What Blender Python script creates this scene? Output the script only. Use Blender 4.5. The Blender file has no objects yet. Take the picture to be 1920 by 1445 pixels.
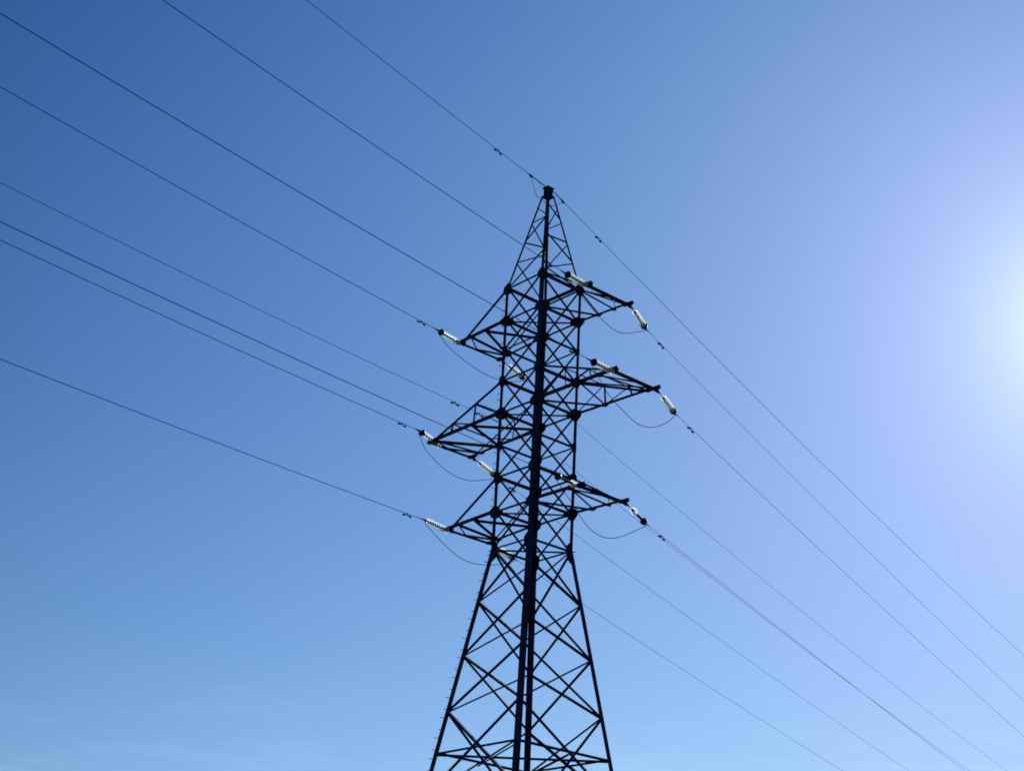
import bpy, bmesh, math, random
from mathutils import Vector, Matrix

# surveyed dimensions of the pylon, its wires and the camera (metres)
B = {'H': 19.931,
 'J': {'LL': [[-4.065, 1.096, 21.121], [-3.817, 1.381, 20.908], [-3.267, 2.012, 20.508], [-2.787, 2.563, 20.313], [-2.418, 2.986, 20.25],
              [-1.818, 3.675, 20.416], [-1.36, 4.201, 20.645], [-0.735, 4.918, 20.994]],
       'LM': [[-4.738, 2.548, 25.393], [-4.493, 2.829, 24.94], [-4.199, 3.168, 24.673], [-3.706, 3.735, 24.408], [-3.258, 4.25, 24.302],
              [-2.728, 4.859, 24.348], [-2.352, 5.291, 24.588], [-1.85, 5.869, 24.891], [-1.648, 6.101, 25.037]],
       'LT': [[-4.171, 0.968, 29.201], [-3.746, 1.468, 28.854], [-3.033, 2.306, 28.541], [-2.32, 3.144, 28.479], [-1.739, 3.826, 28.541],
              [-1.337, 4.3, 28.698], [-0.763, 4.974, 29.044]],
       'RL': [[0.777, -4.673, 20.976], [1.093, -4.275, 20.654], [1.301, -4.014, 20.472], [1.621, -3.612, 20.134], [1.808, -3.376, 19.928],
              [2.081, -3.034, 19.751], [2.427, -2.599, 19.706], [2.795, -2.136, 19.792], [3.181, -1.651, 20.029], [3.626, -1.091, 20.443],
              [4.052, -0.556, 20.956]],
       'RM': [[1.826, -5.571, 25.018], [2.16, -5.158, 24.641], [2.351, -4.922, 24.362], [2.748, -4.431, 24.099], [3.061, -4.043, 24.032],
              [3.317, -3.726, 23.866], [3.658, -3.304, 23.788], [4.077, -2.785, 23.886], [4.492, -2.272, 24.205], [4.843, -1.838, 24.59],
              [5.123, -1.492, 25.011]],
       'RT': [[0.796, -4.485, 29.109], [1.134, -4.07, 28.942], [1.628, -3.464, 28.631], [2.119, -2.861, 28.309], [2.465, -2.437, 28.267],
              [2.744, -2.094, 28.156], [3.046, -1.724, 28.238], [3.318, -1.39, 28.399], [3.698, -0.924, 28.731], [4.007, -0.545, 28.979]]},
 'R': [[0.9987981, -0.0028259, 0.0489324], [-0.0458182, -0.4084175, 0.9116446], [0.0174086, -0.9127909, -0.4080561]],
 'W': {'farFB': {'P': [0.089, 1.457, 24.881], 'co': [0.000329, -0.087227, -0.018754], 'dir': [0.54935, 0.83559, 0.0], 't0': -0.024, 'tm': 51.03},
       'farLLf': {'P': [-1.575, 3.619, 21.4], 'co': [0.000374, -0.083349, -0.086102], 'dir': [0.54935, 0.83559, 0.0], 't0': 1.632, 'tm': 35.67},
       'farLMf': {'P': [-2.505, 4.799, 25.451], 'co': [0.000356, -0.092063, -0.182684], 'dir': [0.54935, 0.83559, 0.0], 't0': 1.553, 'tm': 49.83},
       'farLTf': {'P': [-1.601, 3.663, 29.451], 'co': [0.000388, -0.099663, -0.04443], 'dir': [0.54935, 0.83559, 0.0], 't0': 1.718, 'tm': 66.89},
       'farPK': {'P': [0.0, 0.0, 35.431], 'co': [0.000424, -0.092861, 0.257284], 'dir': [0.54935, 0.83559, 0.0], 't0': 0.698, 'tm': 64.22},
       'farRLf': {'P': [3.33, -1.695, 21.4], 'co': [0.000162, -0.083168, -0.198162], 'dir': [0.54935, 0.83559, 0.0], 't0': 1.592, 'tm': 37.05},
       'farRMf': {'P': [4.295, -2.764, 25.451], 'co': [0.000255, -0.098145, -0.17232], 'dir': [0.54935, 0.83559, 0.0], 't0': 1.589, 'tm': 44.31},
       'farRTf': {'P': [3.219, -1.766, 29.451], 'co': [0.00036, -0.106506, -0.168818], 'dir': [0.54935, 0.83559, 0.0], 't0': 1.573, 'tm': 49.86},
       'nearFB': {'P': [-1.457, 0.08, 25.031], 'co': [0.000701, -0.06194, 0.02141], 'dir': [-0.6063, -0.79524, -0.0], 't0': 0.048, 'tm': 22.88},
       'nearLLn': {'P': [-3.214, 2.226, 21.4], 'co': [0.000464, -0.059357, -0.043622], 'dir': [-0.6063, -0.79524, -0.0], 't0': 1.548, 'tm': 20.76},
       'nearLMn': {'P': [-4.126, 3.356, 25.451], 'co': [0.000577, -0.053176, 0.173527], 'dir': [-0.6063, -0.79524, -0.0], 't0': 1.065, 'tm': 21.04},
       'nearLTn': {'P': [-3.214, 2.226, 29.451], 'co': [0.0004, -0.035049, -0.076579], 'dir': [-0.6063, -0.79524, -0.0], 't0': 1.612, 'tm': 22.6},
       'nearPK': {'P': [0.0, 0.0, 35.431], 'co': [0.000734, 0.007527, 0.138964], 'dir': [-0.6063, -0.79524, -0.0], 't0': 0.346, 'tm': 14.4},
       'nearRLn': {'P': [1.736, -3.409, 21.4], 'co': [0.000553, -0.06274, -0.145303], 'dir': [-0.6063, -0.79524, -0.0], 't0': 1.753, 'tm': 24.59},
       'nearRMn': {'P': [2.689, -4.434, 25.451], 'co': [0.000602, -0.04974, -0.184336], 'dir': [-0.6063, -0.79524, -0.0], 't0': 1.531, 'tm': 26.3},
       'nearRTn': {'P': [1.669, -3.334, 29.451], 'co': [0.000575, -0.024652, -0.179604], 'dir': [-0.6063, -0.79524, -0.0], 't0': 1.549, 'tm': 21.02}},
 'cam': [0.0, -55.95319, 1.6],
 'lens': 55.21846293230414,
 'phi': -0.8433819833120383,
 'pn': {'F1090': 12.52,
        'F370': 15.12,
        'F505': 14.63,
        'F660': 14.07,
        'F700': 13.92,
        'F930': 13.09,
        'F945': 13.04,
        'L1040': 12.15,
        'L1055': 12.09,
        'L425': 14.71,
        'L590': 14.02,
        'L610': 13.93,
        'L795': 13.16,
        'L815': 13.08,
        'N1165': 10.95,
        'N490': 14.11,
        'N510': 14.01,
        'N690': 13.13,
        'N710': 13.03,
        'N865': 12.28,
        'N885': 12.19,
        'R1032': 12.23,
        'R1050': 12.15,
        'R440': 14.66,
        'R555': 14.18,
        'R600': 14.0,
        'R805': 13.15,
        'R840': 13.01},
 'sa': 0.14812465481195905,
 'sb': 0.1504167889966637,
 'sun': [0.335339002464575, 0.8361343329742142, 0.43408194001574124],
 'wa': 1.0285726670595594,
 'wb': 1.0354819882752866,
 'z': {'0': 0.0,
       '1': 1.469,
       '2': 2.856,
       '2b': 4.167,
       '3': 5.52,
       '4': 6.892,
       '4b': 8.245,
       '5': 9.52,
       '6': 10.95,
       'a': -2.063,
       'b': -4.099,
       'c': -6.158,
       'd': -7.628}}
RW = (.0120, .0078, .0105, .0085)    # wire radii
SUN = 5.0
SKC = [[-1.084, 3.0874, -2.4719, 0.6349, 1.4704, 0.5954, -4.4726], [-0.6486, 2.4089, -1.9259, -0.5253, 1.3919, 1.6907, -3.2112], [-0.61, 3.0617, -2.6011, 2.1108, 1.1089, -1.9076, -1.8671]]
# ---------------------------------------------------------------- helpers
C = bpy.context.scene.collection
PI = math.pi
V = Vector
rnd = random.Random(7)

class MB:
    """collects solids and links them as one mesh"""
    def __init__(s): s.v = []; s.f = []
    def add(s, vs, fs):
        o = len(s.v); s.v += [tuple(p) for p in vs]; s.f += [tuple(i + o for i in q) for q in fs]
    def angle(s, P, Q, X, Y, w, t, w2=None):
        """L-section bar: heel on the line P-Q, flanges along X and Y"""
        P, Q = V(P), V(Q); d = (Q - P).normalized()
        X = V(X); X = (X - d * X.dot(d)).normalized()
        Y0 = V(Y); Y = d.cross(X)
        if Y.dot(Y0) < 0: Y = -Y
        w2 = w2 or w
        pr = [(0, 0), (w, 0), (w, t), (t, t), (t, w2), (0, w2)]
        vs = [B + X * x + Y * y for B in (P, Q) for x, y in pr]
        fs = [(i, (i + 1) % 6, 6 + (i + 1) % 6, 6 + i) for i in range(6)]
        fs += [(0, 1, 2, 3), (0, 3, 4, 5), (6, 7, 8, 9), (6, 9, 10, 11)]
        s.add(vs, fs)
    def prism(s, pts, n, t):
        """flat plate: polygon pts thickened by t along n (centred)"""
        n = V(n).normalized() * (t / 2); k = len(pts)
        vs = [V(p) - n for p in pts] + [V(p) + n for p in pts]
        fs = [tuple(range(k)), tuple(range(2 * k - 1, k - 1, -1))] + [(i, (i + 1) % k, k + (i + 1) % k, k + i) for i in range(k)]
        s.add(vs, fs)
    def box(s, c, X, Y, Z):
        c, X, Y, Z = V(c), V(X), V(Y), V(Z)
        vs = [c + X * i + Y * j + Z * k for k in (-1, 1) for j in (-1, 1) for i in (-1, 1)]
        s.add(vs, [(0, 1, 3, 2), (4, 6, 7, 5), (0, 4, 5, 1), (2, 3, 7, 6), (0, 2, 6, 4), (1, 5, 7, 3)])
    def tube(s, pts, r, n=6, cap=True):
        pts = [V(p) for p in pts]; m = len(pts); vs = []
        d0 = (pts[1] - pts[0]).normalized()
        ref = V((0, 0, 1)) if abs(d0.z) < .9 else V((1, 0, 0))
        rr = r if hasattr(r, '__len__') else [r] * m
        for i, p in enumerate(pts):
            d = (pts[min(i + 1, m - 1)] - pts[max(i - 1, 0)]).normalized()
            x = d.cross(ref).normalized(); y = x.cross(d)
            vs += [p + (x * math.cos(2 * PI * k / n) + y * math.sin(2 * PI * k / n)) * rr[i] for k in range(n)]
        fs = [(i * n + k, i * n + (k + 1) % n, (i + 1) * n + (k + 1) % n, (i + 1) * n + k) for i in range(m - 1) for k in range(n)]
        if cap: fs += [tuple(range(n - 1, -1, -1)), tuple(range((m - 1) * n, m * n))]
        s.add(vs, fs)
    def lathe(s, P, d, prof, n=20):
        """profile of (radius, axial) turned round axis d at P, closed ring profile"""
        P, d = V(P), V(d).normalized()
        x = d.orthogonal().normalized(); y = d.cross(x); m = len(prof)
        vs = [P + d * a + (x * math.cos(2 * PI * k / n) + y * math.sin(2 * PI * k / n)) * r for r, a in prof for k in range(n)]
        fs = [(i * n + k, i * n + (k + 1) % n, ((i + 1) % m) * n + (k + 1) % n, ((i + 1) % m) * n + k) for i in range(m) for k in range(n)]
        s.add(vs, fs)
    def build(s, name, mat, parent=None, smooth=False):
        me = bpy.data.meshes.new(name); me.from_pydata(s.v, [], s.f); me.update()
        bm = bmesh.new(); bm.from_mesh(me); bmesh.ops.recalc_face_normals(bm, faces=bm.faces); bm.to_mesh(me); bm.free()
        me.materials.append(mat)
        if smooth:
            for p in me.polygons: p.use_smooth = True
        o = bpy.data.objects.new(name, me); C.objects.link(o)
        if parent is not None:
            o.parent = parent; o.matrix_parent_inverse = V_inv(parent)
        return o

def V_inv(p):
    m = Matrix.Translation(p.location)
    q = p.parent
    while q is not None:
        m = Matrix.Translation(q.location) @ m; q = q.parent
    return m.inverted()

def empty(name, loc):
    o = bpy.data.objects.new(name, None); o.location = loc; o.empty_display_size = .3; C.objects.link(o); return o
def tag(o, label=None, cat=None, group=None, kind=None):
    if label: o['label'] = label
    if cat: o['category'] = cat
    if group: o['group'] = group
    if kind: o['kind'] = kind
    return o

# ---------------------------------------------------------------- materials
def mat(name, base, rough, metal=0., var=.35, scale=3., bump=0., spec=.5):
    m = bpy.data.materials.new(name); m.use_nodes = True; nt = m.node_tree; b = nt.nodes['Principled BSDF']
    tc = nt.nodes.new('ShaderNodeTexCoord'); n = nt.nodes.new('ShaderNodeTexNoise')
    n.inputs['Scale'].default_value = scale; n.inputs['Detail'].default_value = 6
    nt.links.new(tc.outputs['Object'], n.inputs['Vector'])
    r = nt.nodes.new('ShaderNodeValToRGB')
    r.color_ramp.elements[0].position = .3; r.color_ramp.elements[1].position = .72
    r.color_ramp.elements[0].color = tuple(c * (1 - var) for c in base) + (1,)
    r.color_ramp.elements[1].color = tuple(min(1, c * (1 + var)) for c in base) + (1,)
    nt.links.new(n.outputs['Fac'], r.inputs['Fac']); nt.links.new(r.outputs['Color'], b.inputs['Base Color'])
    b.inputs['Roughness'].default_value = rough; b.inputs['Metallic'].default_value = metal
    b.inputs['Specular IOR Level'].default_value = spec
    if bump:
        bp = nt.nodes.new('ShaderNodeBump'); bp.inputs['Strength'].default_value = bump
        nt.links.new(n.outputs['Fac'], bp.inputs['Height']); nt.links.new(bp.outputs['Normal'], b.inputs['Normal'])
    return m
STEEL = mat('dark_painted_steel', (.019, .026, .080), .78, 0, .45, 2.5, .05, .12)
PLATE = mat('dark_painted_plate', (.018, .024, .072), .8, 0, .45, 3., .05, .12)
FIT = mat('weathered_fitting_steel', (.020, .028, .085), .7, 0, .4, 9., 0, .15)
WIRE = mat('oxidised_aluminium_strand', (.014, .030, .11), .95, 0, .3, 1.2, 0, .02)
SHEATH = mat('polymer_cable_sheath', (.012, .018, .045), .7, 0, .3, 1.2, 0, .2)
PORC = mat('dark_glazed_porcelain', (.009, .011, .028), .45, 0, .3, 6., 0, .2)
CONC = mat('weathered_concrete', (.32, .31, .29), .9, 0, .3, 2., .3)
# toughened glass of the discs: clear green-white glass with frosted, light scattering ribs underneath
def glass(name, lo_, hi_):
  m = bpy.data.materials.new(name); m.use_nodes = True
  nt = m.node_tree; nt.nodes.remove(nt.nodes['Principled BSDF']); out = nt.nodes['Material Output']
  tl = nt.nodes.new('ShaderNodeBsdfTranslucent'); tl.inputs['Color'].default_value = (.96, .99, 1., 1)
  gl = nt.nodes.new('ShaderNodeBsdfGlossy'); gl.inputs['Color'].default_value = (.95, 1., 1., 1); gl.inputs['Roughness'].default_value = .18
  tp = nt.nodes.new('ShaderNodeBsdfTransparent'); tp.inputs['Color'].default_value = (.97, .99, .99, 1)
  m1 = nt.nodes.new('ShaderNodeMixShader'); m2 = nt.nodes.new('ShaderNodeMixShader'); m2.inputs[0].default_value = .07
  tcg = nt.nodes.new('ShaderNodeTexCoord'); ng = nt.nodes.new('ShaderNodeTexNoise'); ng.inputs['Scale'].default_value = 11
  rg = nt.nodes.new('ShaderNodeMapRange'); rg.inputs['From Min'].default_value = .35; rg.inputs['From Max'].default_value = .65
  rg.inputs['To Min'].default_value = lo_; rg.inputs['To Max'].default_value = hi_
  nt.links.new(tcg.outputs['Object'], ng.inputs['Vector']); nt.links.new(ng.outputs['Fac'], rg.inputs['Value']); nt.links.new(rg.outputs['Result'], m1.inputs[0])
  nt.links.new(tp.outputs[0], m1.inputs[1]); nt.links.new(tl.outputs[0], m1.inputs[2])
  nt.links.new(m1.outputs[0], m2.inputs[1]); nt.links.new(gl.outputs[0], m2.inputs[2]); nt.links.new(m2.outputs[0], out.inputs['Surface'])
  return m
GLASS = glass('frosted_glass_ribs', .62, .92)
CLEAR = glass('clear_glass_dome', .04, .16)

# ---------------------------------------------------------------- pylon geometry (metres; square lattice tower)
H = B['H']; phi = B['phi']
A_ = V((math.cos(phi), math.sin(phi), 0)); B_ = V((-math.sin(phi), math.cos(phi), 0)); Z = V((0, 0, 1))
SG = {'L': (-1, -1), 'N': (1, -1), 'R': (1, 1), 'F': (-1, 1)}       # the four legs
ZL = {k: v + H for k, v in B['z'].items()}
ZL['e'] = ZL['c'] - 3.05; ZL['g'] = .35
ZT = 15.30 + H; WT = .16
def half(zz):
    if zz > ZL['6']:
        s = (zz - ZL['6']) / (ZT - ZL['6']); return B['wa'] + (WT - B['wa']) * s, B['wb'] + (WT - B['wb']) * s
    e = max(0, H - zz); return B['wa'] + B['sa'] * e, B['wb'] + B['sb'] * e
def node(l, zz):
    if isinstance(zz, str): zz = ZL[zz]
    ga, gb = SG[l]; wa, wb = half(zz); return A_ * (ga * wa) + B_ * (gb * wb) + Z * zz
def outn(l1, l2):                                                    # outward normal of the face between two legs
    (a1, b1), (a2, b2) = SG[l1], SG[l2]
    return A_ * ((a1 + a2) / 2) + B_ * ((b1 + b2) / 2)

pylon = empty('lattice_pylon', (0, 0, 0))
tag(pylon, 'dark steel lattice pylon with six cross-arms standing against the blue sky', 'pylon')

# legs: angle bars, heavier below the waist, light in the peak
for l, (ga, gb) in SG.items():
    mb = MB()
    for z0, z1, w, t in ((ZL['g'], ZL['0'], .178, .016), (ZL['0'], ZL['3'], .15, .014), (ZL['3'], ZL['6'], .135, .012), (ZL['6'], ZT, .08, .008)):
        o = (A_ * ga + B_ * gb) * (w * .28)
        mb.angle(node(l, z0) + o, node(l, z1) + o, A_ * -ga, B_ * -gb, w, t)
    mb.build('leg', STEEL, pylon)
    f = MB(); p = node(l, .35); f.box(p - Z * .15, A_ * .45, B_ * .45, Z * .4); f.box(p + Z * .28, A_ * .16, B_ * .16, Z * .035)
    f.build('footing', CONC, pylon)

def brace(name, l1, z1, l2, z2, w=.06, t=.006, off=.012, flip=1, parent=None):
    P, Q = node(l1, z1), node(l2, z2); n = outn(l1, l2); d = (Q - P).normalized()
    s = n.cross(d) * flip; P = P + n * off; Q = Q + n * off
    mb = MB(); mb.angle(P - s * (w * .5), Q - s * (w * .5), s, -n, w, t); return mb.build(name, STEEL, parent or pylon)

THICK, THIN = .094, .058
FACES = (('N', 'L', THICK), ('R', 'F', THICK), ('L', 'F', THIN), ('N', 'R', THIN))
# prism: one diagonal per panel and face, all falling the same way, struts at every level
lv = ['6', '5', '4b', '4', '3', '2b', '2', '1', '0']
for k in range(8):
    for l1, l2, w in FACES:
        brace('diagonal_brace', l1, lv[k], l2, lv[k + 1], w, .008, .02 if w == THICK else -.03)
for k, z_ in enumerate(lv):
    for l1, l2, w in FACES:
        big = z_ in ('6', '4', '2', '5', '3', '1')
        ww = .105 if (z_ in ('6', '4', '2') and w == THIN) else .088 if big else .07
        brace('horizontal_strut', l1, z_, l2, z_, ww, .008, -.006 if w == THICK else .006)
# body below the waist: crossed diagonals
lo = ['0', 'a', 'b', 'c', 'd', 'e', 'g']
for k in range(3):
    for l1, l2, w in FACES:
        w2 = .09 if w == THICK else .06
        brace('diagonal_brace', l1, lo[k], l2, lo[k + 1], w2 * (1.35 if w == THICK else 1), .010, .022)
        brace('diagonal_brace', l2, lo[k], l1, lo[k + 1], w2, .008, -.022, -1)
for l1, l2, w in FACES:                                               # tall panel that meets the ground
    w2 = .095 if w == THICK else .07
    for zz in (('c', 'e'), ('e', 'g')):
        brace('diagonal_brace', l1, zz[0], l2, zz[1], w2 * (1.3 if w == THICK else 1), .010, .024)
        brace('diagonal_brace', l2, zz[0], l1, zz[1], w2, .008, -.024, -1)
    for zz in ('d', 'e'):
        brace('horizontal_strut', l1, zz, l2, zz, .08, .008, -.05)
# flat bracing inside the square at the arm levels and the waist ring
for z_, w in (('5', .05), ('3', .05), ('1', .05), ('0', .055), ('d', .075)):
    P, Q = node('L', z_), node('R', z_)
    mb = MB(); s = (Q - P).normalized().cross(Z); mb.angle(P - s * w * .5 - Z * .02, Q - s * w * .5 - Z * .02, s, -Z, w, .007); mb.build('plan_brace', STEEL, pylon)
mb = MB(); P, Q = (node('N', 'd') + node('L', 'd')) / 2, (node('L', 'd') + node('F', 'd')) / 2
for P, Q in ((node('N', 'd'), (node('L', 'd') * .55 + node('F', 'd') * .45)), (node('F', 'd'), (node('R', 'd') * .55 + node('N', 'd') * .45))):
    s = (Q - P).normalized().cross(Z); mb = MB(); mb.angle(P - Z * .1, Q - Z * .1, s, -Z, .06, .007); mb.build('plan_brace', STEEL, pylon)

# peak zigzag
pn = {k: v + H for k, v in B['pn'].items()}
for a, b, w in (('L425', 'N490', .038), ('N510', 'L795', .062), ('L815', 'N865', .05), ('N885', 'L6', .062), ('L590', 'F505', .04), ('L610', 'F930', .034), ('F945', 'L1040', .045), ('L1055', 'F6', .036),
                ('F370', 'R555', .058), ('R600', 'F660', .042), ('F700', 'R1032', .062), ('R1050', 'F1090', .048), ('F1090', 'R6', .055), ('R440', 'N690', .034), ('N710', 'R805', .042), ('R840', 'N1165', .034)):
    za = pn.get(a, ZL['6']); zb = pn.get(b, ZL['6'])
    brace('peak_brace', a[0], za, b[0], zb, w * 1.12, .006, .004)
# cap of the peak with the earth-wire brackets
mb = MB(); mb.box(Z * (ZT + .17), A_ * .13, B_ * .14, Z * .15); mb.box(Z * (ZT + .35), A_ * .175, B_ * .19, Z * .014); mb.box(Z * (ZT - .02), A_ * .155, B_ * .155, Z * .012)
mb.box(Z * (ZT + .13) - B_ * .185, A_ * .035, B_ * .04, Z * .05); mb.box(Z * (ZT + .16) + B_ * .185, A_ * .035, B_ * .04, Z * .05)
mb.box(Z * (ZT - .09), A_ * .17, B_ * .17, Z * .012)
mb.build('peak_cap', PLATE, pylon)

# gusset plates
def gusset(l, zz, inw, up, outw=.05, down=None, plan=0.):
    if isinstance(zz, str): zz = ZL[zz]
    down = down or up; ga, gb = SG[l]; c = node(l, zz); mb = MB()
    up_dir = (node(l, zz + .3) - node(l, zz - .3)).normalized()
    for ax, g, nx, gn, ow in ((A_, ga, B_, gb, outw), (B_, gb, A_, ga, .05)):
        i = ax * -g; k = up_dir; q = c + nx * gn * .032
        pts = [q - i * .055 + k * up * .8, q + i * .05 + k * up, q + i * inw + k * up * .35, q + i * inw * .92 - k * down * .45, q + i * .06 - k * down, q - i * .055 - k * down * .85]
        if ow > .06: pts = pts[:5] + [q - i * .05 - k * down, q - i * ow - k * down * .3, q - i * ow + k * .12]
        mb.prism(pts, nx, .016)
    if plan:
        q = c - Z * .045; i, j = A_ * -ga, B_ * -gb
        mb.prism([q - i * .22 + j * -.05, q + j * -.06 + i * .1, q + i * plan, q + i * plan * .6 + j * plan * .6, q + j * plan, q + j * .1 - i * .06], Z, .014)
    return mb.build('gusset_plate', PLATE, pylon)
for l in 'LNRF':
    for z_, iw, u, ow, pl in (('6', .25, .27, .20, .22), ('5', .30, .24, .28, .44), ('4b', .14, .13, 0, 0), ('4', .20, .26, .16, 0), ('3', .33, .27, .28, .45), ('2b', .19, .22, 0, 0),
                              ('2', .25, .28, .14, 0), ('1', .30, .27, .26, .42), ('0', .29, .34, 0, .25)):
        gusset(l, z_, iw, u, ow or .05, .5 if z_ == '0' else None, pl)
    for z_ in 'abc': gusset(l, z_, .12, .12)

# step bolts up one leg, alternating flanges
zz = 2.6; k = 0
while zz < ZL['6'] - .2:
    c = node('L', zz); w = .165 if zz < H else .13
    d = (A_ * -1 if k % 2 else B_ * -1)
    d = d + (B_ * -.25 if k % 2 else A_ * -.25)
    d.normalize(); q = c - (A_ + B_) * (w * .28) + (B_ if k % 2 else A_) * (w * .55)
    mb = MB(); mb.tube([q, q + d * .17], .0115, 5); mb.tube([q + d * .17, q + d * .188], .021, 6)
    mb.build('step_bolt', FIT, pylon); zz += .365; k += 1

# ---------------------------------------------------------------- cross-arms (the far side is the near one turned half round the axis)
ARM = {}
def cross_arm(zl, zu, L, sgn, mid):
    wa, wb = B['wa'], B['wb']
    def P(u, v, z): return A_ * (u * sgn) + B_ * (v * sgn) + Z * z
    zl, zu = ZL[zl], ZL[zu]; vt = 1.09; dz = .1
    def ch(s, t): return P(wa + (L - wa) * t, s * (wb + (vt - wb) * t), zl - dz * t)     # point on a bottom chord
    def ti(s, t): return P(wa + (L * .96 - wa) * t, s * (wb + (vt - wb) * t), zu + (zl - dz + .04 - zu) * t)  # point on an upper tie
    X, Y = A_ * sgn, B_ * sgn
    def bar(mb, p, q, w, t=.007, up=Z):
        d = (q - p).normalized(); s = d.cross(up).normalized(); mb.angle(p - s * w * .5, q - s * w * .5, s, -up, w, t)
    mb = MB(); cw = .108 if mid else .098
    for s in (1, -1):
        p, q = ch(s, -.0), ch(s, 1) + X * .22; mb.angle(p + Y * s * .03, q + Y * s * .03, Y * -s, Z, cw, .009)
    arm = mb.build('cross_arm', STEEL, pylon)
    e = MB(); p, q = ch(1, 1), ch(-1, 1)
    e.angle(p + Y * .14 - X * .03 - Z * .012, q - Y * .14 - X * .03 - Z * .012, X, -Z, .10, .009)
    for s in (1, -1):
        c = ch(s, 1) + Z * -.006
        e.prism([c + X * .26 + Y * s * .05, c + X * .26 - Y * s * .03, c - X * .02 - Y * s * .24, c - X * .25 - Y * s * .06, c - X * .28 + Y * s * .06, c + X * .1 + Y * s * .14], Z, .014)
        e.prism([c + Y * s * .06, c + Y * s * .20 - Z * .02, c + Y * s * .20 - Z * .12, c + Y * s * .04 - Z * .15], X, .018)
    e.build('end_bar', PLATE, arm)
    a, b1, c_ = (.39, .58, .93) if mid else (.42, .80, .73)
    pairs = [(ch(1, a), ch(-1, 0), .075), (ch(1, a), ch(-1, b1), .07)]
    em = (ch(1, 1) * .62 + ch(-1, 1) * .38) - X * .04
    if mid: b2 = .84; pairs += [(ch(1, c_), ch(-1, b1), .085), (em, ch(-1, b2), .055), (ch(1, c_), ch(-1, b2), .05), (ch(1, c_), em, .036)]
    else: pairs += [(ch(1, c_), ch(-1, b1), .07), (em, ch(-1, b1), .055), (ch(1, c_ + .03), em, .036)]
    for p, q, w in pairs:
        k = MB(); bar(k, p - Z * .016, q - Z * .016, w * 1.15); k.build('lacing_bar', STEEL, arm)
    for s, t, r in ((1, a, .17), (-1, b1, .17), (1, c_, .12)) + (((-1, .84, .14),) if mid else ()):
        g = MB(); c = ch(s, t) - Z * .03; g.prism([c + X * r * .9, c + X * r * .45 - Y * s * r * .9, c - X * r * .5 - Y * s * r * .9, c - X * r * 1., c - X * r * .6 + Y * s * .05, c + X * r * .6 + Y * s * .05], Z, .012)
        g.build('lacing_plate', PLATE, arm)
    for s in (1, -1):
        k = MB(); p, q = ti(s, 0), ti(s, 1) if mid else ti(s, .93)
        if not mid: q = ch(s, .90) + Z * .05
        k.angle(p, q, Y * -s, Z, .066, .007); k.build('tie_bar', STEEL, arm)
    if mid:
        for s in (1, -1):
            for t, dgl in ((.385, 0.), (.72, .39)):
                k = MB(); k.angle(ti(s, t), ch(s, t), Y * -s, X, .052, .006); k.build('hanger_bar', STEEL, arm)
                k = MB(); k.angle(ti(s, t), ch(s, dgl), Y * -s, Z, .05, .006); k.build('hanger_bar', STEEL, arm)
        for t in (.385, .72):
            k = MB(); bar(k, ti(1, t), ti(-1, t), .045); k.build('tie_strut', STEEL, arm)
    return (ch(1, 1), ch(-1, 1))
for nm, zl, zu, L, mid in (('T', '5', '6', 3.71, 0), ('M', '3', '4', 5.19, 1), ('L', '1', '2', 3.69, 0)):
    for sd, sgn in (('R', 1), ('L', -1)):
        ARM[sd + nm] = cross_arm(zl, zu, L, sgn, mid)

# ---------------------------------------------------------------- wires, strings, dampers, jumpers
def wire_pt(w, t):
    c2, c1, c0 = w['co']; tm = w['tm']; p = V(w['P']) + V(w['dir']) * t
    if t <= tm: z = c2 * t * t + c1 * t + c0
    else: z = c2 * tm * tm + c1 * tm + c0 + (2 * c2 * tm + c1) * (t - tm) + .0004 * (t - tm) ** 2
    return p + Z * z
def wire_dir(w, t): return (wire_pt(w, t + .05) - wire_pt(w, t - .05)).normalized()

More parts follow.
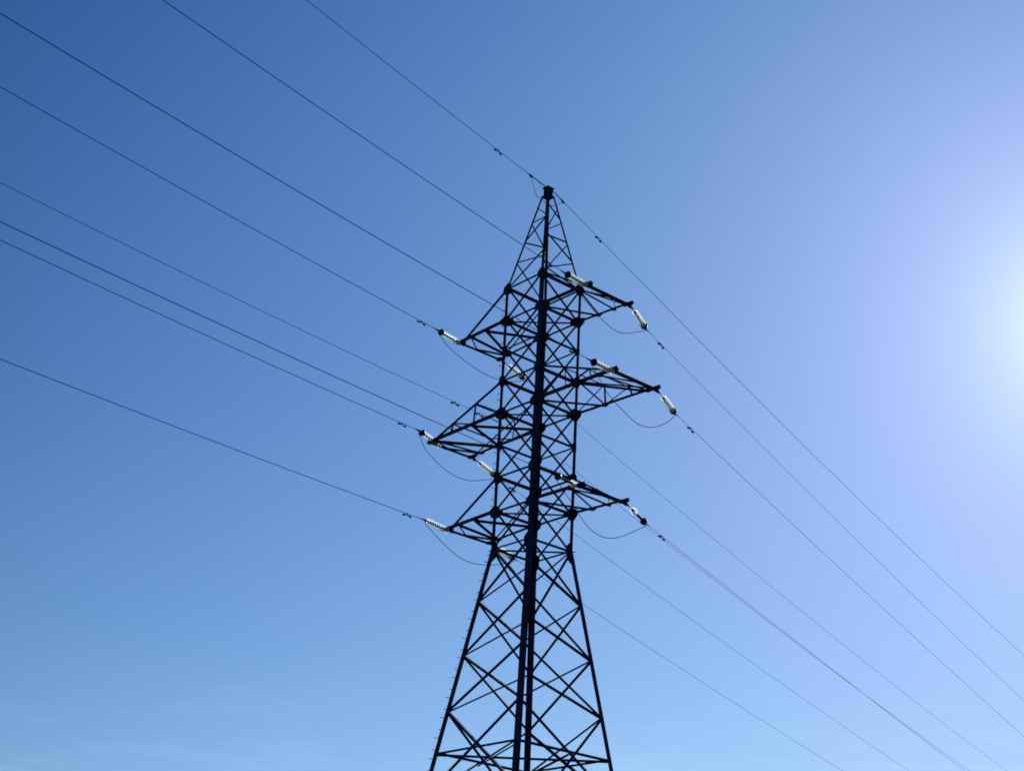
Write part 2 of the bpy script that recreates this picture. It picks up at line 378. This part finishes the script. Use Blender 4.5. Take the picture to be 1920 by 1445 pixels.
DISC = [(.030, .050), (.055, .046), (.088, .030), (.112, .008), (.1275, -.016), (.124, -.022), (.110, -.010), (.100, -.026), (.094, -.026), (.088, -.006), (.074, -.028), (.068, -.028), (.060, .004), (.030, .012)]
BELL = [(.030, .085), (.085, .074), (.122, .036), (.140, -.022), (.134, -.052), (.090, -.060), (.030, -.050)]
STUB = [(.030, .030), (.046, .024), (.050, .004), (.044, -.014), (.030, -.020)]
def string(key, end, kinds, label):
    w = B['W'][end]; E = wire_pt(w, w['t0']); p0, p1 = ARM[key]
    best = None
    for i in range(101):
        q = p0.lerp(p1, -.09 + 1.18 * i / 100) - Z * .09
        c = abs((q - E).length - 1.56)
        if best is None or c < best[0]: best = (c, q)
    Aq = best[1]
    if (Aq - E).length > 1.9: pass
    d = (E - Aq).normalized(); Ln = (E - Aq).length
    o = empty('insulator_string', Aq); tag(o, label, 'insulator', 'insulator strings on the cross-arms')
    pitch = .127; n = len(kinds); s0 = Ln - .16 - pitch * n + pitch * .5
    m = MB(); m.tube([Aq - d * .02, Aq + d * (s0 - .09)], .014, 6); m.box(Aq + d * .03, d * .07, d.orthogonal().normalized() * .03, d.cross(d.orthogonal().normalized()) * .012)
    m.box(Aq + d * max(.12, s0 - .12), d * .05, d.orthogonal().normalized() * .016, d.cross(d.orthogonal().normalized()) * .03)
    m.build('shackle', FIT, o)
    caps = MB()
    for i in range(n):
        c = Aq + d * (s0 + i * pitch)
        caps.tube([c - d * .066, c - d * .06, c - d * .03, c - d * .008], [.024, .050, .054, .044], 10); caps.tube([c - d * .01, c + d * .066], .012, 6)
    caps.build('cap_chain', FIT, o, True)
    for i, kd in enumerate(kinds):
        c = Aq + d * (s0 + i * pitch); m = MB()
        pr = {'g': DISC, 'd': BELL, 's': STUB}[kd]
        m.lathe(c, -d, pr, 24 if kd != 's' else 12)
        ob = m.build({'g': 'glass_disc', 'd': 'porcelain_disc', 's': 'broken_disc_stub'}[kd], {'g': GLASS, 'd': PORC, 's': PORC}[kd], o, True)
        if kd == 'g':
            ob.data.materials.append(CLEAR)
            for f in ob.data.polygons: f.material_index = 0 if f.index // 24 in (3, 4, 5, 6, 8) else 1
    m = MB(); side = d.cross(Z).normalized(); dn = side.cross(d)
    wd = wire_dir(w, w['t0'] + .2)
    m.box(E - d * .06, d * .10, side * .022, dn * .03)
    m.tube([E - d * .02, E + wd * .12, E + wd * .28], [.030, .026, .014], 8)
    if dn.z > 0: dn = -dn
    m.tube([E - d * .08, E - d * .04 + dn * .13], [.026, .018], 6)
    m.build('strain_clamp', FIT, o)
    return E - d * .04 + dn * .12, E
G8 = 'ggggggggd'
strings = (
 ('RT', 'nearRTn', G8, 'glass insulator string with dark end disc above the topmost sun-side arm'),
 ('RT', 'farRTf', G8, 'sparkling glass insulator string off the outer corner of the topmost sun-side arm'),
 ('LT', 'nearLTn', G8, 'glass insulator string with dark end disc at the outer corner of the topmost shaded-side arm'),
 ('LT', 'farLTf', G8, 'glass insulator string seen through the lattice beneath the topmost shaded-side arm'),
 ('RM', 'nearRMn', G8, 'glass insulator string above the long middle sun-side arm, touching the lattice leg'),
 ('RM', 'farRMf', G8, 'brightest glass insulator string, off the outer corner of the long middle sun-side arm'),
 ('LM', 'nearLMn', G8, 'glass insulator string off the outer corner of the long middle shaded-side arm'),
 ('LM', 'farLMf', G8, 'glass insulator string running from the long middle shaded-side arm to behind the leg'),
 ('RL', 'nearRLn', 'ggssssssd', 'insulator string of broken discs lying across the sun-side leg above the lowest arm'),
 ('RL', 'farRLf', 'ggssssssd', 'insulator string of broken discs off the outer corner of the lowest sun-side arm'),
 ('LL', 'nearLLn', 'ggggggggg', 'all-glass insulator string without dark end disc off the lowest shaded-side arm'),
 ('LL', 'farLLf', G8, 'glass insulator string half hidden behind the waist of the pylon'),
)
JP = {}
for key, end, kinds, label in strings: JP[end] = string(key, end, kinds, label)

cond = {
 'nearRTn': 'dark conductor leaving through the top edge, tied to the topmost sun-side arm',
 'nearRMn': 'dark conductor meeting the top left picture corner, tied to the long sun-side arm',
 'nearLTn': 'dark conductor tied to the topmost shaded-side arm, crossing the open sky',
 'nearRLn': 'dark conductor just above its close neighbour, tied to the lowest sun-side arm',
 'nearLMn': 'dark conductor just below its close neighbour, tied to the long shaded-side arm',
 'nearLLn': 'lowest dark conductor crossing the left sky, tied to the lowest shaded-side arm',
 'farRTf': 'thin conductor descending sunwards from the topmost sun-side arm, next below the earth wire',
 'farRMf': 'thin conductor descending sunwards from the end of the long sun-side arm',
 'farRLf': 'thin conductor descending from the dark-disced string of the lowest sun-side arm',
 'farLTf': 'thin conductor emerging behind the sun-side leg under the middle arm',
 'farLMf': 'thin conductor emerging behind the sun-side leg just above the waist',
 'farLLf': 'lowest thin conductor, emerging behind the sun-side leg under the waist',
}
def cable(name, w, t0, t1, r, label, cat, group):
    pts = []; t = t0
    while t < t1:
        pts.append(wire_pt(w, t)); t += .25 if t < 2 else 1. if t < 60 else 4.
    pts.append(wire_pt(w, t1)); m = MB(); o0 = pts[0]
    m.tube(pts, r, 8); o = m.build(name, SHEATH if name == 'telecom_cable' else WIRE, None, True)
    tag(o, label, cat, group); return o
for k, lab in cond.items():
    w = B['W'][k]; cable('line_conductor', w, w['t0'] + .1, 150 if 'near' in k else 230, RW[0] if 'near' in k else RW[1], lab, 'power line', 'conductors strung from the cross-arms')
for k, lab in (('nearPK', 'topmost cable rising from the very tip of the pylon to the top edge'), ('farPK', 'topmost cable descending from the tip of the pylon on the sun side')):
    w = B['W'][k]; o = cable('earth_wire', w, .18, 150 if 'near' in k else 230, RW[2], lab, 'earth wire', 'earth wires at the tip')
    m = MB(); tcl = 1.25 if 'near' in k else 1.15; d = wire_dir(w, tcl); p = wire_pt(w, tcl)
    m.tube([wire_pt(w, .2), p - d * .1], .022, 6); m.tube([p - d * .14, p, p + d * .22], [.036, .034, .014], 8); m.box(p - Z * .04, d * .05, d.cross(Z) * .02, Z * .045)
    m.build('dead_end_clamp', FIT, o)
for k, lab in (('nearFB', 'slender cable tied to the shaded-side leg under the long arm, with two dampers'), ('farFB', 'slender cable running right beside the conductor of the lowest sun-side arm')):
    w = B['W'][k]; o = cable('telecom_cable', w, .05, 150 if 'near' in k else 230, RW[3], lab, 'cable', 'slender cable tied to the legs')
    m = MB(); d = wire_dir(w, .5); p = wire_pt(w, .05); m.tube([p, p + d * .5, p + d * 1.1], [.022, .017, .011], 6); m.build('dead_end_clamp', FIT, o)

def spline(pts, n=7):
    pts = [V(p) for p in pts]; q = [pts[0] * 2 - pts[1]] + pts + [pts[-1] * 2 - pts[-2]]; out = []
    for i in range(1, len(q) - 2):
        for k in range(n):
            t = k / n; a, b, c, d = q[i - 1:i + 3]
            out.append((b * 2 + (c - a) * t + (a * 2 - b * 5 + c * 4 - d) * t * t + (b * 3 - a - c * 3 + d) * t * t * t) * .5)
    return out + [pts[-1]]
jl = {'LT': 'slack loop of wire below the topmost shaded-side arm', 'LM': 'slack loop of wire below the long middle shaded-side arm', 'LL': 'slack loop of wire below the lowest shaded-side arm',
      'RT': 'slack loop of wire below the topmost sun-side arm', 'RM': 'slack loop of wire below the long middle sun-side arm', 'RL': 'slack loop of wire below the lowest sun-side arm'}
for k, pts in B['J'].items():
    p = [V(q) for q in pts[1:-1]]
    sm = [p[0]] + [(p[i - 1] + p[i] * 2 + p[i + 1]) / 4 for i in range(1, len(p) - 1)] + [p[-1]]
    sm = [JP['near' + k + 'n'][0]] + sm + [JP['far' + k + 'f'][0]]
    m = MB(); m.tube(spline(sm), .0125, 6)
    tag(m.build('jumper_loop', WIRE, None, True), jl[k], 'jumper wire', 'jumper loops under the cross-arms')
wn, wf = B['W']['nearPK'], B['W']['farPK']
m = MB(); m.tube(spline([wire_pt(wn, 1.2) - Z * .04, wire_pt(wn, 1.05) - Z * .3, wire_pt(wn, .75) - Z * .72, node('L', ZT - .1) - A_ * .03, V((-.05, 0, ZT - .38)), V((.2, .05, ZT - .42)), wire_pt(wf, .75) - Z * .42, wire_pt(wf, 1.1) - Z * .04]), .010, 5)
tag(m.build('earth_wire_jumper', WIRE, None, True), 'short slack wire looping under the tip cap of the pylon', 'jumper wire')
m = MB(); a, b = wire_pt(B['W']['nearFB'], .05), wire_pt(B['W']['farFB'], .05)
m.tube(spline([a, a.lerp(b, .25) - Z * .16, a.lerp(b, .6) - Z * .14, b]), .009, 5)
tag(m.build('cable_jumper', WIRE, None, True), 'slack cable spanning inside the lattice between two legs under the long arm', 'jumper wire')

def damper(wk, t, label, parent=None):
    w = B['W'][wk]; p = wire_pt(w, t); d = wire_dir(w, t); side = d.cross(Z).normalized(); up = side.cross(d)
    o = empty('vibration_damper', p - up * .05); tag(o, label, 'damper', 'vibration dampers clamped on the wires')
    m = MB(); m.box(p - up * .025, d * .026, side * .018, up * .042); m.build('clamp', FIT, o)
    m = MB(); m.tube([p + d * x - up * (.058 + .022 * (abs(x) / .21) ** 2) for x in (-.21, -.12, 0, .12, .21)], .008, 5); m.build('messenger_cable', FIT, o)
    for s in (-1, 1):
        c = p + d * (.165 * s) - up * .078; dd = (d * s - up * .12).normalized()
        m = MB(); m.tube([c - dd * .055, c - dd * .05, c + dd * .06, c + dd * .085], [.018, .036, .038, .022], 10); m.build('weight', FIT, o)
for wk, t, lab in (('nearRTn', None, 'damper on the wire just behind the peak lattice above the topmost sun-side arm'), ('nearRMn', None, 'damper against the sun-side leg above the long middle arm'),
                   ('nearLTn', None, 'damper beside the dark disc of the topmost shaded-side string'),
                   ('nearLMn', None, 'damper beside the dark disc of the long shaded-side arm'), ('nearLLn', None, 'damper beside the all-glass string of the lowest shaded-side arm'),
                   ('nearPK', 3.42, 'damper on the rising earth wire above the tip'), ('nearFB', 2.75, 'outer of two dampers on the slender cable under the long shaded-side arm'), ('nearFB', 1.3, 'inner damper of the slender cable, seen under the long shaded-side arm'),
                   ('farRTf', None, 'damper below the topmost sun-side string'), ('farRMf', None, 'damper below the brightest string of the long sun-side arm'), ('farRLf', None, 'damper below the dark disc of the lowest sun-side string'),
                   ('farLMf', None, 'damper seen inside the lattice beside the shaded-side leg above the lowest arm'), ('farPK', 4.1, 'damper on the earth wire descending from the tip')):
    w = B['W'][wk]
    if t is None: t = w['t0'] + (1.02 if 'near' in wk else 1.25)
    damper(wk, t, lab)

# ---------------------------------------------------------------- ground
gm = bpy.data.materials.new('dry_grass_field'); gm.use_nodes = True; nt = gm.node_tree; b = nt.nodes['Principled BSDF']
tc = nt.nodes.new('ShaderNodeTexCoord'); n1 = nt.nodes.new('ShaderNodeTexNoise'); n1.inputs['Scale'].default_value = .35; n1.inputs['Detail'].default_value = 12
r1 = nt.nodes.new('ShaderNodeValToRGB'); r1.color_ramp.elements[0].color = (.035, .055, .018, 1); r1.color_ramp.elements[1].color = (.11, .10, .045, 1)
r1.color_ramp.elements[0].position = .35; r1.color_ramp.elements[1].position = .7
nt.links.new(tc.outputs['Object'], n1.inputs['Vector']); nt.links.new(n1.outputs['Fac'], r1.inputs['Fac']); nt.links.new(r1.outputs['Color'], b.inputs['Base Color']); b.inputs['Roughness'].default_value = .95
g = MB(); N = 40; S = 6000.
def gz(x, y): return .12 * math.sin(x * .05 + 1) * math.cos(y * .043) if abs(x) + abs(y) > 24 else 0.
xs = [(-1 if i < N / 2 else 1) * S * abs(2 * i / N - 1) ** 3 for i in range(N + 1)]
g.add([(x, y, gz(x, y)) for y in xs for x in xs], [(j * (N + 1) + i, j * (N + 1) + i + 1, (j + 1) * (N + 1) + i + 1, (j + 1) * (N + 1) + i) for j in range(N) for i in range(N)])
tag(g.build('ground', gm, None, True), kind='structure')

# ---------------------------------------------------------------- sun, sky, camera
sd = V(B['sun']); el = math.asin(sd.z); az = math.atan2(sd.x, sd.y)
sl = bpy.data.lights.new('sun', 'SUN'); sl.energy = SUN; sl.angle = math.radians(.53); sl.color = (1, .97, .91)
so = bpy.data.objects.new('sun', sl); so.rotation_euler = sd.to_track_quat('Z', 'Y').to_euler(); so.location = (0, 0, 60); C.objects.link(so)
wld = bpy.data.worlds.new('World'); bpy.context.scene.world = wld; wld.use_nodes = True; nt = wld.node_tree
bg = nt.nodes['Background']
sky = nt.nodes.new('ShaderNodeTexSky'); sky.sky_type = 'NISHITA'; sky.sun_disc = False; sky.sun_elevation = el; sky.sun_rotation = az
sky.altitude = 200; sky.air_density = 1.; sky.dust_density = .3; sky.ozone_density = 1.5
# grade of the sky with the angle from the sun and the elevation (bright, whitened aureole; deep blue away from the sun)
def mth(op, a, b=None, c=None):
    n = nt.nodes.new('ShaderNodeMath'); n.operation = op
    for i, q in enumerate((a, b, c)):
        if q is None: continue
        if isinstance(q, (int, float)): n.inputs[i].default_value = q
        else: nt.links.new(q, n.inputs[i])
    return n.outputs[0]
tc = nt.nodes.new('ShaderNodeTexCoord'); dt = nt.nodes.new('ShaderNodeVectorMath'); dt.operation = 'DOT_PRODUCT'
nt.links.new(tc.outputs['Generated'], dt.inputs[0]); dt.inputs[1].default_value = tuple(sd)
ga = mth('MINIMUM', mth('ARCCOSINE', mth('MINIMUM', dt.outputs['Value'], .9999)), .95)
sp = nt.nodes.new('ShaderNodeSeparateXYZ'); nt.links.new(tc.outputs['Generated'], sp.inputs[0])
ev = mth('MINIMUM', mth('MAXIMUM', mth('ARCSINE', sp.outputs[2]), .02), .8)
core2 = mth('POWER', math.e, mth('MULTIPLY', ga, -1 / .06)); ge = mth('MULTIPLY', ga, ev)
core = mth('POWER', math.e, mth('MULTIPLY', ga, -10.)); g2 = mth('MULTIPLY', ga, ga)
sep = nt.nodes.new('ShaderNodeSeparateColor'); nt.links.new(sky.outputs[0], sep.inputs[0]); cmb = nt.nodes.new('ShaderNodeCombineColor')
# thin cirrus low in the sky
mp = nt.nodes.new('ShaderNodeMapping'); mp.inputs['Scale'].default_value = (7, 7, 46); mp.inputs['Rotation'].default_value = (0, math.radians(-7), 0)
nz = nt.nodes.new('ShaderNodeTexNoise'); nz.inputs['Scale'].default_value = 1.5; nz.inputs['Detail'].default_value = 7; nz.inputs['Roughness'].default_value = .66
nt.links.new(tc.outputs['Generated'], mp.inputs['Vector']); nt.links.new(mp.outputs[0], nz.inputs['Vector'])
ci = mth('MULTIPLY', mth('MAXIMUM', mth('SUBTRACT', nz.outputs['Fac'], .5), 0.), mth('MAXIMUM', mth('SUBTRACT', 1., mth('MULTIPLY', ev, 4.2)), 0.))
for i, k in enumerate(SKC):
    p = mth('ADD', mth('ADD', mth('MULTIPLY', ga, k[1]), mth('MULTIPLY', g2, k[2])), mth('ADD', mth('MULTIPLY', core, k[3]), mth('MULTIPLY_ADD', ev, k[4], k[0])))
    p = mth('ADD', p, mth('ADD', mth('MULTIPLY', core2, k[5]), mth('MULTIPLY', ge, k[6])))
    nt.links.new(mth('MULTIPLY', mth('MULTIPLY', sep.outputs[i], mth('POWER', math.e, p)), mth('MULTIPLY_ADD', ci, (3.2, 2.0, .9)[i], 1.)), cmb.inputs[i])
nt.links.new(cmb.outputs[0], bg.inputs['Color']); bg.inputs['Strength'].default_value = .07

cd = bpy.data.cameras.new('camera'); cd.sensor_width = 36; cd.lens = B['lens']; cd.clip_end = 20000; cd.clip_start = .1
co = bpy.data.objects.new('camera', cd); C.objects.link(co)
R = B['R']; co.matrix_world = Matrix(((R[0][0], R[1][0], R[2][0], B['cam'][0]), (R[0][1], R[1][1], R[2][1], B['cam'][1]), (R[0][2], R[1][2], R[2][2], B['cam'][2]), (0, 0, 0, 1)))
sc = bpy.context.scene; sc.camera = co
sc.view_settings.view_transform = 'Standard'; sc.view_settings.look = 'None'; sc.view_settings.exposure = 0; sc.view_settings.gamma = 1
sc.cycles.filter_width = 1.8; sc.cycles.max_bounces = 8; sc.cycles.transparent_max_bounces = 24
